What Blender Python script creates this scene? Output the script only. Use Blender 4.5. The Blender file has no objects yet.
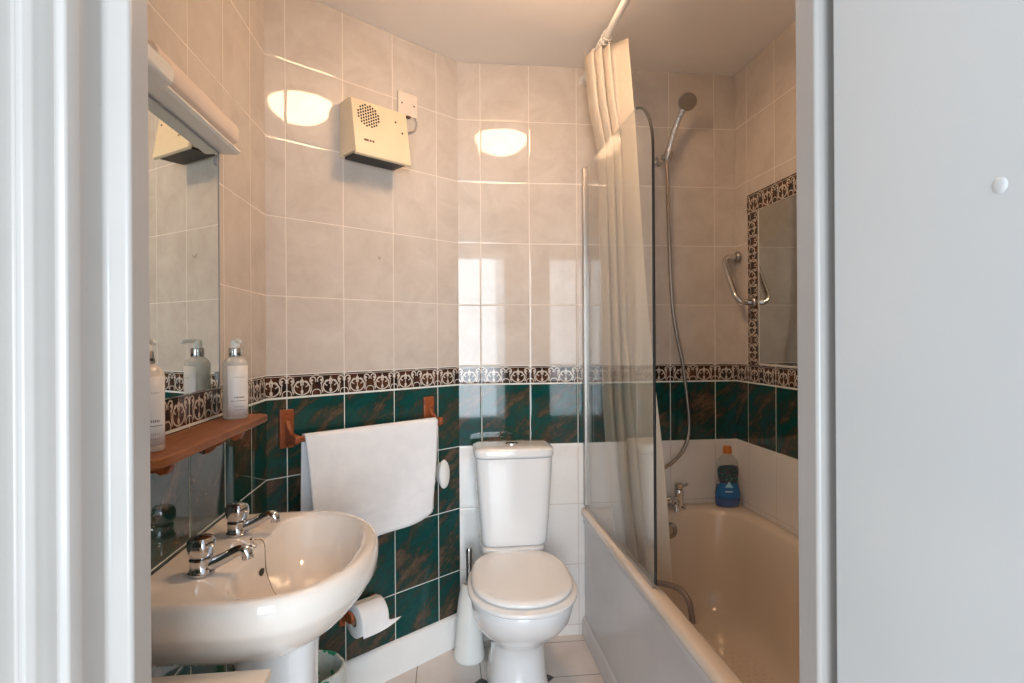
import bpy, bmesh, math, random
from math import sin, cos, pi, radians, sqrt, atan2
from mathutils import Vector, Matrix
random.seed(7)
S = bpy.context.scene
C = bpy.context.collection

# ------------------------------------------------------------------ camera, world, lights, exposure
YAW, ROLL, CAMZ = 0.1145, -0.0058, 1.2302
cam_data = bpy.data.cameras.new('camera')
cam_data.sensor_width = 36.0
cam_data.lens = 572.45 / 1024 * 36
cam_data.shift_y = -2.52 / 1024
cam_data.clip_start = 0.02
cam = bpy.data.objects.new('camera', cam_data)
C.objects.link(cam)
cam.matrix_world = Matrix.Translation((0, 0, CAMZ)) @ Matrix.Rotation(-YAW, 4, 'Z') @ Matrix.Rotation(pi / 2, 4, 'X') @ Matrix.Rotation(ROLL, 4, 'Z')
S.camera = cam
S.view_settings.view_transform = 'Standard'
S.view_settings.look = 'None'
S.view_settings.gamma = 1.0
S.view_settings.use_curve_mapping = False
S.view_settings.exposure = 0.68
S.cycles.max_bounces = 10
S.cycles.diffuse_bounces = 5
S.cycles.glossy_bounces = 6
S.cycles.transparent_max_bounces = 12

w = bpy.data.worlds.new('hall_daylight')
S.world = w
w.use_nodes = True
w.node_tree.nodes['Background'].inputs[0].default_value = (0.80, 0.90, 1.0, 1)
w.node_tree.nodes['Background'].inputs[1].default_value = 0.60

def area_light(name, loc, rot, sx, sy, power, col):
    d = bpy.data.lights.new(name, 'AREA')
    d.shape = 'RECTANGLE'; d.size = sx; d.size_y = sy; d.energy = power; d.color = col
    o = bpy.data.objects.new(name, d); C.objects.link(o)
    o.location = loc; o.rotation_euler = rot
    return o
# daylight from the window of the hall behind the doorway
area_light('hall_window_light', (0.05, -2.6, 1.25), (radians(90), 0, 0), 1.8, 2.0, 96, (0.80, 0.91, 1.0))

DOME_L = 25.5          # radiance of the warm ceiling light's opal shade

# ------------------------------------------------------------------ room numbers (metres)
LX, CX, RX, DD, FY = -0.5574, 0.0507, 1.2372, 2.3342, 0.634
ANG = 0.9062
ALEN = (CX - LX) / sin(ANG)
LY = DD - ALEN * cos(ANG)
CEIL = 2.356
ZB, ZB0, ZG = 1.12, 1.046, 0.795     # border top, border bottom, bottom of upper green row
HT = 0.2507
AROT = atan2(cos(ANG), sin(ANG))      # angled wall: local x runs along the wall to the back corner
def A(t, off, z=0):
    """point on the angled wall, t metres from the back corner, off metres into the room"""
    return Vector((CX - sin(ANG) * t + cos(ANG) * off, DD - cos(ANG) * t - sin(ANG) * off, z))

# ------------------------------------------------------------------ node helpers
class NT:
    def __init__(s, name):
        s.m = bpy.data.materials.new(name); s.m.use_nodes = True
        s.t = s.m.node_tree; s.n = s.t.nodes; s.l = s.t.links
        s.b = s.n['Principled BSDF']
        s.tc = s.n.new('ShaderNodeTexCoord')
    def new(s, k): return s.n.new(k)
    def set(s, sock, v):
        if isinstance(v, V): s.l.new(v.s, sock)
        elif isinstance(v, bpy.types.NodeSocket): s.l.new(v, sock)
        else: sock.default_value = v
    def math(s, op, a, b=0.0, c=None, clamp=False):
        n = s.new('ShaderNodeMath'); n.operation = op; n.use_clamp = clamp
        s.set(n.inputs[0], a); s.set(n.inputs[1], b)
        if c is not None: s.set(n.inputs[2], c)
        return V(s, n.outputs[0])
    def obj(s):
        n = s.new('ShaderNodeSeparateXYZ'); s.l.new(s.tc.outputs['Object'], n.inputs[0])
        return V(s, n.outputs[0]), V(s, n.outputs[1]), V(s, n.outputs[2])
    def vec(s, x, y, z=0.0):
        n = s.new('ShaderNodeCombineXYZ')
        for i, v in enumerate((x, y, z)): s.set(n.inputs[i], v)
        return n.outputs[0]
    def noise(s, vec, scale, detail=4, rough=0.55, dist=0.0):
        n = s.new('ShaderNodeTexNoise'); s.l.new(vec, n.inputs['Vector'])
        n.inputs['Scale'].default_value = scale; n.inputs['Detail'].default_value = detail
        n.inputs['Roughness'].default_value = rough; n.inputs['Distortion'].default_value = dist
        return V(s, n.outputs[0])
    def mix(s, f, a, b):
        n = s.new('ShaderNodeMix'); n.data_type = 'RGBA'
        s.set(n.inputs[0], f)
        for i, v in ((6, a), (7, b)):
            if isinstance(v, tuple): n.inputs[i].default_value = (*v, 1) if len(v) == 3 else v
            else: s.set(n.inputs[i], v)
        return n.outputs[2]
    def ramp(s, f, stops):
        n = s.new('ShaderNodeValToRGB'); s.set(n.inputs[0], f)
        e = n.color_ramp.elements
        while len(e) < len(stops): e.new(0.5)
        for i, (p, c) in enumerate(stops): e[i].position = p; e[i].color = (*c, 1)
        return n.outputs[0]
    def smooth(s, v, a, b):
        n = s.new('ShaderNodeMapRange'); n.interpolation_type = 'SMOOTHSTEP'
        s.set(n.inputs[0], v); n.inputs[1].default_value = a; n.inputs[2].default_value = b
        return V(s, n.outputs[0])
    def bump(s, h, strength, dist):
        n = s.new('ShaderNodeBump'); n.inputs['Strength'].default_value = strength
        n.inputs['Distance'].default_value = dist; s.set(n.inputs['Height'], h)
        s.l.new(n.outputs[0], s.b.inputs['Normal'])
class V:
    def __init__(s, t, so): s.t, s.s = t, so
    def __add__(s, o): return s.t.math('ADD', s, o)
    def __sub__(s, o): return s.t.math('SUBTRACT', s, o)
    def __rsub__(s, o): return s.t.math('SUBTRACT', o, s)
    def __mul__(s, o): return s.t.math('MULTIPLY', s, o)
    def __truediv__(s, o): return s.t.math('DIVIDE', s, o)
    __radd__ = __add__; __rmul__ = __mul__
    def lt(s, o): return s.t.math('LESS_THAN', s, o)
    def gt(s, o): return s.t.math('GREATER_THAN', s, o)
    def abs(s): return s.t.math('ABSOLUTE', s)
    def floor(s): return s.t.math('FLOOR', s)
    def max(s, o): return s.t.math('MAXIMUM', s, o)
    def min(s, o): return s.t.math('MINIMUM', s, o)
    def sqrt(s): return s.t.math('SQRT', s)
    def frac(s): return s.t.math('FRACT', s)

def plain(name, col, rough=0.5, metal=0.0, noise_amt=0.06, noise_scale=12.0, bump=0.0, spec=0.5, coat=0.0, sss=0.0):
    t = NT(name)
    n = t.noise(t.tc.outputs['Object'], noise_scale, 3)
    d = tuple(max(0, c * (1 - noise_amt)) for c in col); u = tuple(min(1, c * (1 + noise_amt)) for c in col)
    t.l.new(t.ramp(n, [(0.3, d), (0.7, u)]), t.b.inputs['Base Color'])
    t.b.inputs['Roughness'].default_value = rough; t.b.inputs['Metallic'].default_value = metal
    t.b.inputs['Specular IOR Level'].default_value = spec
    t.b.inputs['Coat Weight'].default_value = coat
    t.b.inputs['Coat Roughness'].default_value = 0.05
    if sss: t.b.inputs['Subsurface Weight'].default_value = sss; t.b.inputs['Subsurface Radius'].default_value = (.02, .02, .02)
    if bump: t.bump(n, bump, 0.002)
    return t.m

def border_pattern(t, u, q):
    """scroll border: u metres along, q 0..1 across; returns mask of the cream scrolls and of the rim lines"""
    p = ((u / 0.1).frac() - 0.5).abs()          # 0 at the motif's centre .. .5
    def ring(cx, cy, rx, ry, th):
        a = (p - cx) / rx; b = (q - cy) / ry
        return (((a * a + b * b).sqrt() - 1.0).abs() * min(rx, ry)).lt(th)
    def disc(cx, cy, rx, ry):
        a = (p - cx) / rx; b = (q - cy) / ry
        return (a * a + b * b).lt(1.0)
    opening = 1.0 - (p.lt(0.10) * q.gt(0.6))
    m = ring(0, .38, .27, .29, .023) * opening
    m = m.max(ring(.12, .56, .085, .12, .017) * (1.0 - (p.lt(.12) * q.lt(.5))))
    m = m.max(ring(.37, .70, .10, .15, .018) * (1.0 - (p.gt(.37) * q.lt(.62))))
    m = m.max(disc(.345, .70, .035, .05))
    m = m.max(ring(.27, .48, .06, .30, .013) * p.gt(.27))
    m = m.max(p.lt(.013) * q.gt(.12) * q.lt(.86))
    m = m.max(disc(0, .70, .06, .07)).max(disc(0, .22, .05, .09))
    m = m.max(ring(.48, .12, .13, .17, .015)).max(disc(.46, .93, .05, .03))
    lines = q.lt(.045).max(q.gt(.90) * q.lt(.93))
    return m, lines

def tile_material(name, u0, low='green', rows=True):
    t = NT(name)
    x, y, z = t.obj()
    GW = 0.0016
    cell = (x - (u0 - 2.0)) / 0.2
    fu = cell.frac() * 0.2
    du = fu.min(0.2 - fu)                                     # distance to the nearest upright joint
    # distance to the nearest level joint
    zu = (z - ZB) / HT
    fz = zu.frac() * HT
    dz_up = fz.min(HT - fz)
    zl = (z - ZG + 2 * HT) / HT
    fl = zl.frac() * HT
    dz_lo = fl.min(HT - fl)
    above = z.gt(ZB)
    midg = z.gt(ZG) * z.lt(ZB0)
    band = z.gt(ZB0) * z.lt(ZB)
    dz_band = (z - ZB).abs().min((z - ZB0).abs() * 0.5)
    dz = above * dz_up + z.lt(ZG) * dz_lo + midg * dz_lo.min((z - ZB0).abs() * 0.5) + band * dz_band
    dmin = du.min(dz)
    grout = dmin.lt(GW)
    # per-tile random offset
    row = zu.floor() * above + (zl.floor() + 20.0) * (1.0 - above)
    wn = t.new('ShaderNodeTexWhiteNoise'); wn.noise_dimensions = '2D'
    t.l.new(t.vec(cell.floor(), row), wn.inputs['Vector'])
    r = V(t, wn.outputs['Value'])
    vv = t.vec(x + r * 7.0, z + r * 3.0, r * 5.0)
    # cream marbled tile
    n1 = t.noise(vv, 9, 6, 0.62, 0.6)
    cream = t.ramp(n1, [(0.28, (.52, .46, .405)), (0.5, (.58, .52, .465)), (0.72, (.63, .575, .52))])
    # white tile under the band
    white = t.ramp(n1, [(0.3, (.80, .775, .75)), (0.7, (.84, .82, .80))])
    # green marble with rust and grey diagonal clouds
    dg = t.vec((x + z) * 0.55 + r * 2.3, (x * 0.8 - z) * 1.7 + r * 9.1, r * 4.0)
    n2 = t.noise(dg, 6.5, 8, 0.72, 0.5)
    n3 = t.noise(vv, 45, 4, 0.7, 0.3)
    n4 = n2 + (n3 - 0.5) * 0.22
    green = t.ramp(n4, [(0.30, (.003, .042, .042)), (0.42, (.007, .068, .063)), (0.49, (.012, .048, .040)), (0.55, (.05, .050, .034)), (0.63, (.12, .075, .050)), (0.78, (.17, .13, .10))])
    m, lines = border_pattern(t, x - u0 - 0.05 + 5.05 - 5.0 + 10.0, (z - ZB0) / (ZB - ZB0))
    n5 = t.noise(vv, 22, 3, 0.6)
    brown = t.ramp(n5, [(0.35, (.022, .014, .012)), (0.6, (.085, .034, .018)), (0.8, (.15, .06, .025))])
    bcol = t.mix(m, brown, (.62, .55, .48))
    bcol = t.mix(lines, bcol, (.55, .50, .44))
    if low == 'green': lowc = green
    else: lowc = white
    col = t.mix(above, lowc, cream)
    col = t.mix(midg, col, green)
    col = t.mix(band, col, bcol)
    gcol = t.mix(above, (.74, .76, .72), (.74, .67, .60))
    if low != 'green':
        gcol = t.mix(z.lt(ZG - .02), gcol, (.62, .55, .50))
    col = t.mix(grout, col, gcol)
    t.l.new(col, t.b.inputs['Base Color'])
    t.set(t.b.inputs['Roughness'], grout * 0.55 + 0.045)
    t.b.inputs['Specular IOR Level'].default_value = 0.45
    h = t.smooth(dmin, 0.0, 0.006) + t.noise(vv, 10, 2, 0.5) * 0.10 + t.noise(vv, 3.5, 0) * 0.25
    t.bump(h, 0.35, 0.0016)
    return t.m

def chrome_mat():
    t = NT('chrome'); n = t.noise(t.tc.outputs['Object'], 40, 2)
    t.l.new(t.ramp(n, [(.3, (.62, .62, .63)), (.7, (.74, .74, .75))]), t.b.inputs['Base Color'])
    t.b.inputs['Metallic'].default_value = 1; t.b.inputs['Roughness'].default_value = 0.12
    return t.m

def wood_mat(name, c1, c2, rough=0.35):
    t = NT(name); x, y, z = t.obj()
    v = t.vec(x * 14.0, y * 1.6, z * 14.0)
    n = t.noise(v, 5, 5, 0.6, 1.5)
    t.l.new(t.ramp(n, [(.3, c1), (.7, c2)]), t.b.inputs['Base Color'])
    t.b.inputs['Roughness'].default_value = rough
    t.bump(n, .15, .001)
    return t.m

def glass_mat(name, tint=(.97, .98, .97), refl=1.0, ior=1.5):
    t = NT(name)
    tr = t.new('ShaderNodeBsdfTransparent'); tr.inputs[0].default_value = (*tint, 1)
    gl = t.new('ShaderNodeBsdfGlossy'); gl.inputs['Roughness'].default_value = 0.02
    fr = t.new('ShaderNodeLayerWeight'); fr.inputs['Blend'].default_value = .5
    fc = V(t, fr.outputs['Facing']); f = (t.math('POWER', fc, 4.0) * .85 + .045) * refl
    n = t.noise(t.tc.outputs['Object'], 6, 4)
    f = f + n * 0.015
    mx = t.new('ShaderNodeMixShader'); t.set(mx.inputs[0], f)
    t.l.new(tr.outputs[0], mx.inputs[1]); t.l.new(gl.outputs[0], mx.inputs[2])
    t.l.new(mx.outputs[0], t.n['Material Output'].inputs[0])
    return t.m

M = {}
M['tile_back'] = tile_material('glazed_wall_tiles_back', 0.092, 'white')
M['tile_angle'] = tile_material('glazed_wall_tiles_angled', 0.065, 'green')
M['tile_left'] = tile_material('glazed_wall_tiles_left', 0.087, 'green')
M['tile_right'] = tile_material('glazed_wall_tiles_right', 0.098, 'white')
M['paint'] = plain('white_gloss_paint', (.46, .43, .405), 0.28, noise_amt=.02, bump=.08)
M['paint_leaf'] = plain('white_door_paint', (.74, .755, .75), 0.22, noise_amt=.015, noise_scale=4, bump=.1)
M['ceiling'] = plain('ceiling_paint', (.90, .85, .80), 0.7, noise_amt=.03, noise_scale=2, bump=.05)
M['skirt'] = plain('skirting_paint', (.86, .86, .85), 0.3, noise_amt=.02)
M['ceramic'] = plain('white_ceramic', (.83, .83, .83), 0.08, noise_amt=.01, coat=.4)
M['ceramic_basin'] = plain('cream_ceramic', (.85, .79, .73), 0.08, noise_amt=.01, coat=.4)
M['plastic_seat'] = plain('seat_plastic', (.84, .83, .82), 0.16, noise_amt=.01)
M['acrylic'] = plain('bath_acrylic', (.72, .61, .50), 0.12, noise_amt=.02, noise_scale=3, coat=.3)
M['panel'] = plain('bath_panel_plastic', (.60, .59, .60), 0.2, noise_amt=.07, noise_scale=2.5)
M['chrome'] = chrome_mat()
M['dark_chrome'] = plain('dull_chrome', (.42, .40, .38), 0.25, metal=1.0)
M['wood_shelf'] = wood_mat('varnished_shelf_wood', (.15, .040, .008), (.32, .105, .022), .5)
M['wood_red'] = wood_mat('reddish_wood', (.20, .045, .014), (.36, .10, .03))
M['white_plastic'] = plain('white_plastic', (.80, .79, .76), 0.25, noise_amt=.01)
M['grey_plastic'] = plain('grey_plastic', (.35, .35, .36), 0.4, noise_amt=.03)
M['cream_plastic'] = plain('aged_cream_plastic', (.72, .60, .42), 0.35, noise_amt=.03)
M['black'] = plain('dark_gap', (.015, .013, .012), 0.5)
M['brown_print'] = plain('brown_print', (.12, .06, .03), 0.5)
M['glass'] = glass_mat('screen_glass')
M['seal'] = plain('dark_rubber_seal', (.012, .010, .009), 0.6)
M['seal_grey'] = plain('worn_rubber_seal', (.12, .08, .06), 0.35)
M['paper'] = plain('tissue_paper', (.84, .84, .85), 0.9, noise_amt=.02, noise_scale=60, bump=.3)
M['card'] = plain('cardboard_core', (.42, .27, .17), 0.9)
M['alu'] = plain('satin_aluminium', (.46, .43, .40), 0.35, metal=.85)

def mirror_mat(name, col):
    t = NT(name); x, y, z = t.obj()
    n = t.noise(t.tc.outputs['Object'], 30, 5)
    t.l.new(t.ramp(n, [(.2, tuple(c * .94 for c in col)), (.6, col)]), t.b.inputs['Base Color'])
    t.b.inputs['Metallic'].default_value = 1; t.b.inputs['Roughness'].default_value = 0.015
    return t.m
M['mirror'] = mirror_mat('silvered_glass', (.72, .77, .75))
M['mirror2'] = mirror_mat('dull_silvered_glass', (.66, .68, .64))

def towel_mat():
    t = NT('white_terry'); v = t.tc.outputs['Object']
    n = t.noise(v, 320, 2, .7); n2 = t.noise(v, 20, 3)
    t.l.new(t.ramp(n2, [(.3, (.80, .80, .82)), (.7, (.86, .86, .87))]), t.b.inputs['Base Color'])
    t.b.inputs['Roughness'].default_value = .95
    t.b.inputs['Sheen Weight'].default_value = .3
    t.bump(n, .6, .002)
    return t.m
M['towel'] = towel_mat()

def curtain_mat():
    t = NT('cream_curtain_cloth'); v = t.tc.outputs['Object']
    n = t.noise(v, 90, 3)
    di = t.b
    di.inputs['Base Color'].default_value = (.85, .78, .68, 1)
    t.l.new(t.ramp(n, [(.3, (.82, .75, .65)), (.7, (.88, .82, .73))]), di.inputs['Base Color'])
    di.inputs['Roughness'].default_value = .6
    tl = t.new('ShaderNodeBsdfTranslucent'); tl.inputs[0].default_value = (.85, .78, .68, 1)
    mx = t.new('ShaderNodeMixShader'); mx.inputs[0].default_value = .3
    t.l.new(di.outputs[0], mx.inputs[1]); t.l.new(tl.outputs[0], mx.inputs[2])
    t.l.new(mx.outputs[0], t.n['Material Output'].inputs[0])
    t.bump(n, .1, .001)
    return t.m
M['curtain'] = curtain_mat()

def floor_mat():
    t = NT('octagon_floor_tiles'); x, y, z = t.obj()
    P = 0.235
    a = ((x - 0.12 + P * 10) / P).frac(); b = ((y - 2.05 + P * 20) / P).frac()
    a = a.min(1.0 - a) * P; b = b.min(1.0 - b) * P
    dot = (a + b).lt(0.026)
    edge = (a + b).gt(0.026) * (a + b).lt(0.030)
    gr = a.min(b).lt(0.0018).max(edge)
    n = t.noise(t.tc.outputs['Object'], 6, 5)
    base = t.ramp(n, [(.3, (.66, .58, .53)), (.7, (.76, .70, .66))])
    c = t.mix(gr, base, (.20, .17, .15)); c = t.mix(dot, c, (.05, .055, .055))
    t.l.new(c, t.b.inputs['Base Color'])
    t.set(t.b.inputs['Roughness'], gr * .5 + .22)
    t.bump(t.smooth(a.min(b), 0.0, .004), .3, .001)
    return t.m
M['floor'] = floor_mat()

def border_strip_mat(name, vertical):
    t = NT(name); x, y, z = t.obj()
    if vertical: u, q = z, x / 0.084
    else: u, q = x, z / 0.076
    m, lines = border_pattern(t, u + 10.0, q)
    n = t.noise(t.tc.outputs['Object'], 25, 3)
    br = t.ramp(n, [(.35, (.022, .014, .012)), (.7, (.11, .045, .02))])
    c = t.mix(m, br, (.55, .48, .41)); c = t.mix(lines, c, (.5, .45, .4))
    t.l.new(c, t.b.inputs['Base Color']); t.b.inputs['Roughness'].default_value = .1
    return t.m

# ------------------------------------------------------------------ mesh helpers
def link(name, bm, mat, parent=None, loc=(0, 0, 0), rot=None, smooth=True, angle=40):
    me = bpy.data.meshes.new(name)
    bmesh.ops.recalc_face_normals(bm, faces=bm.faces)
    bm.to_mesh(me); bm.free()
    if smooth:
        for p in me.polygons: p.use_smooth = True
        try: me.set_sharp_from_angle(angle=radians(angle))
        except Exception: pass
    me.materials.append(mat)
    o = bpy.data.objects.new(name, me); C.objects.link(o)
    o.location = loc
    if rot is not None: o.rotation_euler = rot
    if parent is not None: o.parent = parent
    return o
def empty(name, loc, rotz=0):
    o = bpy.data.objects.new(name, None); C.objects.link(o)
    o.location = loc; o.rotation_euler = (0, 0, rotz); o.empty_display_size = .05
    return o
def tag(o, label=None, cat=None, group=None, kind=None):
    if label: o['label'] = label
    if cat: o['category'] = cat
    if group: o['group'] = group
    if kind: o['kind'] = kind
    return o
def bev(o, wdt=0.002, seg=2, ang=35):
    m = o.modifiers.new('bevel', 'BEVEL'); m.width = wdt; m.segments = seg; m.limit_method = 'ANGLE'; m.angle_limit = radians(ang)
    return o
def sub(o, n=2):
    m = o.modifiers.new('subsurf', 'SUBSURF'); m.levels = n; m.render_levels = n
    return o
def box(bm, x0, x1, y0, y1, z0, z1):
    v = [bm.verts.new((x, y, z)) for z in (z0, z1) for y in (y0, y1) for x in (x0, x1)]
    for f in ((0, 1, 3, 2), (4, 5, 7, 6), (0, 1, 5, 4), (2, 3, 7, 6), (0, 2, 6, 4), (1, 3, 7, 5)):
        bm.faces.new([v[i] for i in f])
    return v
def loft(bm, rings, cap0=True, cap1=True, closed=True):
    vs = [[bm.verts.new(p) for p in r] for r in rings]
    n = len(vs[0])
    for a, b in zip(vs, vs[1:]):
        for i in range(n if closed else n - 1):
            j = (i + 1) % n
            bm.faces.new((a[i], a[j], b[j], b[i]))
    if cap0: bm.faces.new(vs[0])
    if cap1: bm.faces.new(vs[-1])
    return vs
def frame_axes(d):
    d = Vector(d).normalized()
    u = d.orthogonal().normalized() if abs(d.z) > .9 else d.cross(Vector((0, 0, 1))).normalized()
    return u, d.cross(u).normalized()
def tube(bm, pts, r, seg=12, caps=True):
    pts = [Vector(p) for p in pts]
    rs = r if isinstance(r, (list, tuple)) else [r] * len(pts)
    d0 = (pts[1] - pts[0]).normalized()
    u, v = frame_axes(d0); rings = []
    for i, p in enumerate(pts):
        d = (pts[min(i + 1, len(pts) - 1)] - pts[max(i - 1, 0)]).normalized()
        u = (u - d * u.dot(d)).normalized(); v = d.cross(u).normalized()
        rings.append([p + (u * cos(2 * pi * k / seg) + v * sin(2 * pi * k / seg)) * rs[i] for k in range(seg)])
    loft(bm, rings, caps, caps)
def smooth_path(pts, n=8):
    pts = [Vector(p) for p in pts]; out = []
    P = [pts[0] * 2 - pts[1]] + pts + [pts[-1] * 2 - pts[-2]]
    for i in range(1, len(P) - 2):
        for k in range(n):
            t = k / n
            a, b, c, d = P[i - 1], P[i], P[i + 1], P[i + 2]
            out.append(.5 * ((2 * b) + (c - a) * t + (2 * a - 5 * b + 4 * c - d) * t * t + (3 * b - a - 3 * c + d) * t ** 3))
    out.append(pts[-1]); return out
def lathe(bm, prof, c=(0, 0, 0), axis=(0, 0, 1), seg=28, cap0=True, cap1=True):
    c = Vector(c); d = Vector(axis).normalized(); u, v = frame_axes(d)
    loft(bm, [[c + d * h + (u * cos(2 * pi * k / seg) + v * sin(2 * pi * k / seg)) * max(r, 1e-4) for k in range(seg)] for r, h in prof], cap0, cap1)
def sup(a, b, n, seg, cx=0, cy=0, ph=0):
    out = []
    for k in range(seg):
        t = 2 * pi * k / seg + ph
        c, s = cos(t), sin(t)
        out.append((cx + a * math.copysign(abs(c) ** (2 / n), c), cy + b * math.copysign(abs(s) ** (2 / n), s)))
    return out

# ------------------------------------------------------------------ room shell
def slab(name, mat, loc, rot, x0, x1, z0, z1, th=0.1, y0=0.0):
    bm = bmesh.new(); box(bm, x0, x1, y0, y0 + th, z0, z1)
    o = link(name, bm, mat, None, loc, (0, 0, rot), smooth=False); tag(o, kind='structure'); return o
slab('wall_back', M['tile_back'], (CX, DD, 0), 0, -.03, RX - CX + .1, 0, CEIL)
slab('wall_angled', M['tile_angle'], (LX, LY, 0), AROT, -.0, ALEN, 0, CEIL)
slab('wall_left', M['tile_left'], (LX, FY, 0), pi / 2, -.09, LY - FY + .03, 0, CEIL)
slab('wall_right', M['tile_right'], (RX, DD, 0), -pi / 2, 0, DD - FY + .09, 0, CEIL)
FRONT_LW, DOOR_L, DOOR_R, DOOR_H = 0.5586, -0.345, 0.475, 2.03
bm = bmesh.new()
box(bm, LX, DOOR_L, FRONT_LW, FY, 0, CEIL); box(bm, DOOR_R, RX, FRONT_LW, FY, 0, CEIL); box(bm, DOOR_L, DOOR_R, FRONT_LW, FY, DOOR_H, CEIL)
o = link('wall_front', bm, M['tile_right'], smooth=False); tag(o, kind='structure')
bm = bmesh.new(); box(bm, -1.2, RX + .1, -1.2, DD + .1, -.05, 0)
o = link('floor', bm, M['floor'], smooth=False); tag(o, kind='structure')
bm = bmesh.new(); box(bm, LX - .1, RX + .1, FRONT_LW, DD + .1, CEIL, CEIL + .05)
o = link('ceiling', bm, M['ceiling'], smooth=False); tag(o, kind='structure')

# skirting on the angled wall, mitred tall painted board with a rounded top
bm = bmesh.new()
prof = [(0, 0), (-.016, 0), (-.016, .105), (-.013, .117), (-.006, .124), (0, .125)]
rings = [[(xx, py, pz) for py, pz in prof] for xx in (0.012, ALEN - .012)]
loft(bm, rings)
o = link('baseboard_angled', bm, M['skirt'], None, (LX, LY, 0), (0, 0, AROT), angle=50); tag(o, kind='structure')

# door frame: left jamb with stop, beaded edge and moulded architrave, mirrored on the right, head above
def jamb(name, sgn, xj, xs, z1):
    # xs: stop face plane, xj: jamb face plane; profile walked in x (away from opening) and y
    bm = bmesh.new()
    P = [(xs, FY), (xs, .600), (xs + sgn * .003, .597), (xj - sgn * .003, .597), (xj, .594), (xj, .562)]
    arch = [(.000, .5586), (.004, .548), (.010, .546), (.015, .549), (.018, .557), (.021, .552), (.026, .540), (.032, .535), (.038, .537), (.041, .546), (.047, .548), (.051, .543),
            (.056, .530), (.064, .524), (.074, .526), (.079, .536), (.086, .532), (.094, .522), (.099, .526), (.100, .5586)]
    P += [(xj + sgn * dx, yy) for dx, yy in arch]
    P += [(xj + sgn * .100, FY - .03), (xj + sgn * .02, FY - .03), (xj + sgn * .02, FY)]
    loft(bm, [[(x, y, 0) for x, y in P], [(x, y, z1) for x, y in P]])
    o = link(name, bm, M['paint'], angle=30); tag(o, kind='structure'); bev(o, .0015, 2, 25)
    return o
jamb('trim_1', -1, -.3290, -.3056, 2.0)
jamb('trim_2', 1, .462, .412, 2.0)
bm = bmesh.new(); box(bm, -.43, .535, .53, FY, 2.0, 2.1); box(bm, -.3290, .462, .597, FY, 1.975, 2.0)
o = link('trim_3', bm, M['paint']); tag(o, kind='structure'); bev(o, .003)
# door leaf, opened into the hall
bm = bmesh.new(); box(bm, .420, .458, -.18, .580, .01, 1.97)
leaf = link('door_1', bm, M['paint_leaf']); tag(leaf, kind='structure'); bev(leaf, .003, 3)
bm = bmesh.new(); lathe(bm, [(.0065, 0), (.0055, .0006), (.003, .0011), (0, .0012)], (.420, .391, 1.345), (-1, 0, 0), 20)
link('paint_blob', bm, M['paint_leaf'], leaf)

# ------------------------------------------------------------------ ceiling light
cl = empty('ceiling_light', (.305, 1.53, CEIL)); tag(cl, 'round opal glass ceiling light giving warm light above the middle of the bathroom', 'light')
bm = bmesh.new(); lathe(bm, [(.15, -.001), (.152, -.012), (.146, -.02)], (0, 0, 0))
link('base_ring', bm, M['white_plastic'], cl)
t = NT('opal_shade_lit'); e = t.noise(t.tc.outputs['Object'], 4, 2)
t.b.inputs['Base Color'].default_value = (.9, .85, .78, 1)
t.b.inputs['Emission Color'].default_value = (1.0, .64, .37, 1); t.set(t.b.inputs['Emission Strength'], e * 0.2 + DOME_L)
bm = bmesh.new(); lathe(bm, [(.143 * cos(a), -.014 - .095 * sin(a)) for a in [i * pi / 2 / 9 for i in range(10)]], (0, 0, 0), seg=40)
link('lamp_shade', bm, t.m, cl)

# ------------------------------------------------------------------ bath
BX0, BX1, BY0, BY1, BZ = .552, RX - .002, FY + .006, DD - .002, .530
def rrect(x0, x1, y0, y1, r, z, n=8):
    """rounded rectangle; r = (r at x0y0, x1y0, x1y1, x0y1)"""
    out = []
    for (cx, cy, rr, a0) in ((x0 + r[0], y0 + r[0], r[0], pi), (x1 - r[1], y0 + r[1], r[1], 1.5 * pi), (x1 - r[2], y1 - r[2], r[2], 0), (x0 + r[3], y1 - r[3], r[3], .5 * pi)):
        for k in range(n + 1):
            a = a0 + pi / 2 * k / n
            out.append((cx + rr * cos(a), cy + rr * sin(a), z))
    return out
bath = empty('bath', ((BX0 + BX1) / 2, (BY0 + BY1) / 2, 0)); tag(bath, 'pale bathtub along the right wall behind the glass screen', 'bathtub')
def inv(o, p):   # keep world placement when parented to an unrotated empty
    o.parent = p; o.location = Vector(o.location) - Vector(p.location); return o
bm = bmesh.new()
q = (.004,) * 4
rings = [rrect(BX0 + .006, BX1, BY0, BY1, q, BZ - .035), rrect(BX0 + .001, BX1, BY0, BY1, q, BZ - .028), rrect(BX0, BX1, BY0, BY1, q, BZ - .016),
         rrect(BX0 + .003, BX1 - .003, BY0 + .003, BY1 - .003, q, BZ - .004), rrect(BX0 + .012, BX1 - .01, BY0 + .01, BY1 - .01, q, BZ)]
def inner(i, z, rr): return rrect(.600 + i * 1.0, RX - .075 - i * 1.1, FY + .14 + i * 2.2, DD - .105 - i * 1.15, (rr, rr, rr, rr), z)
rings += [inner(-.008, BZ - .001, .13), inner(0, BZ - .006, .125), inner(.006, BZ - .02, .12), inner(.016, BZ - .08, .12), inner(.03, BZ - .18, .12), inner(.045, BZ - .29, .12),
          inner(.058, BZ - .345, .115), inner(.085, BZ - .378, .10), inner(.12, BZ - .39, .08)]
loft(bm, rings, cap0=False, cap1=True)
tub = inv(link('tub_shell', bm, M['acrylic'], angle=60), bath)
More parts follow.
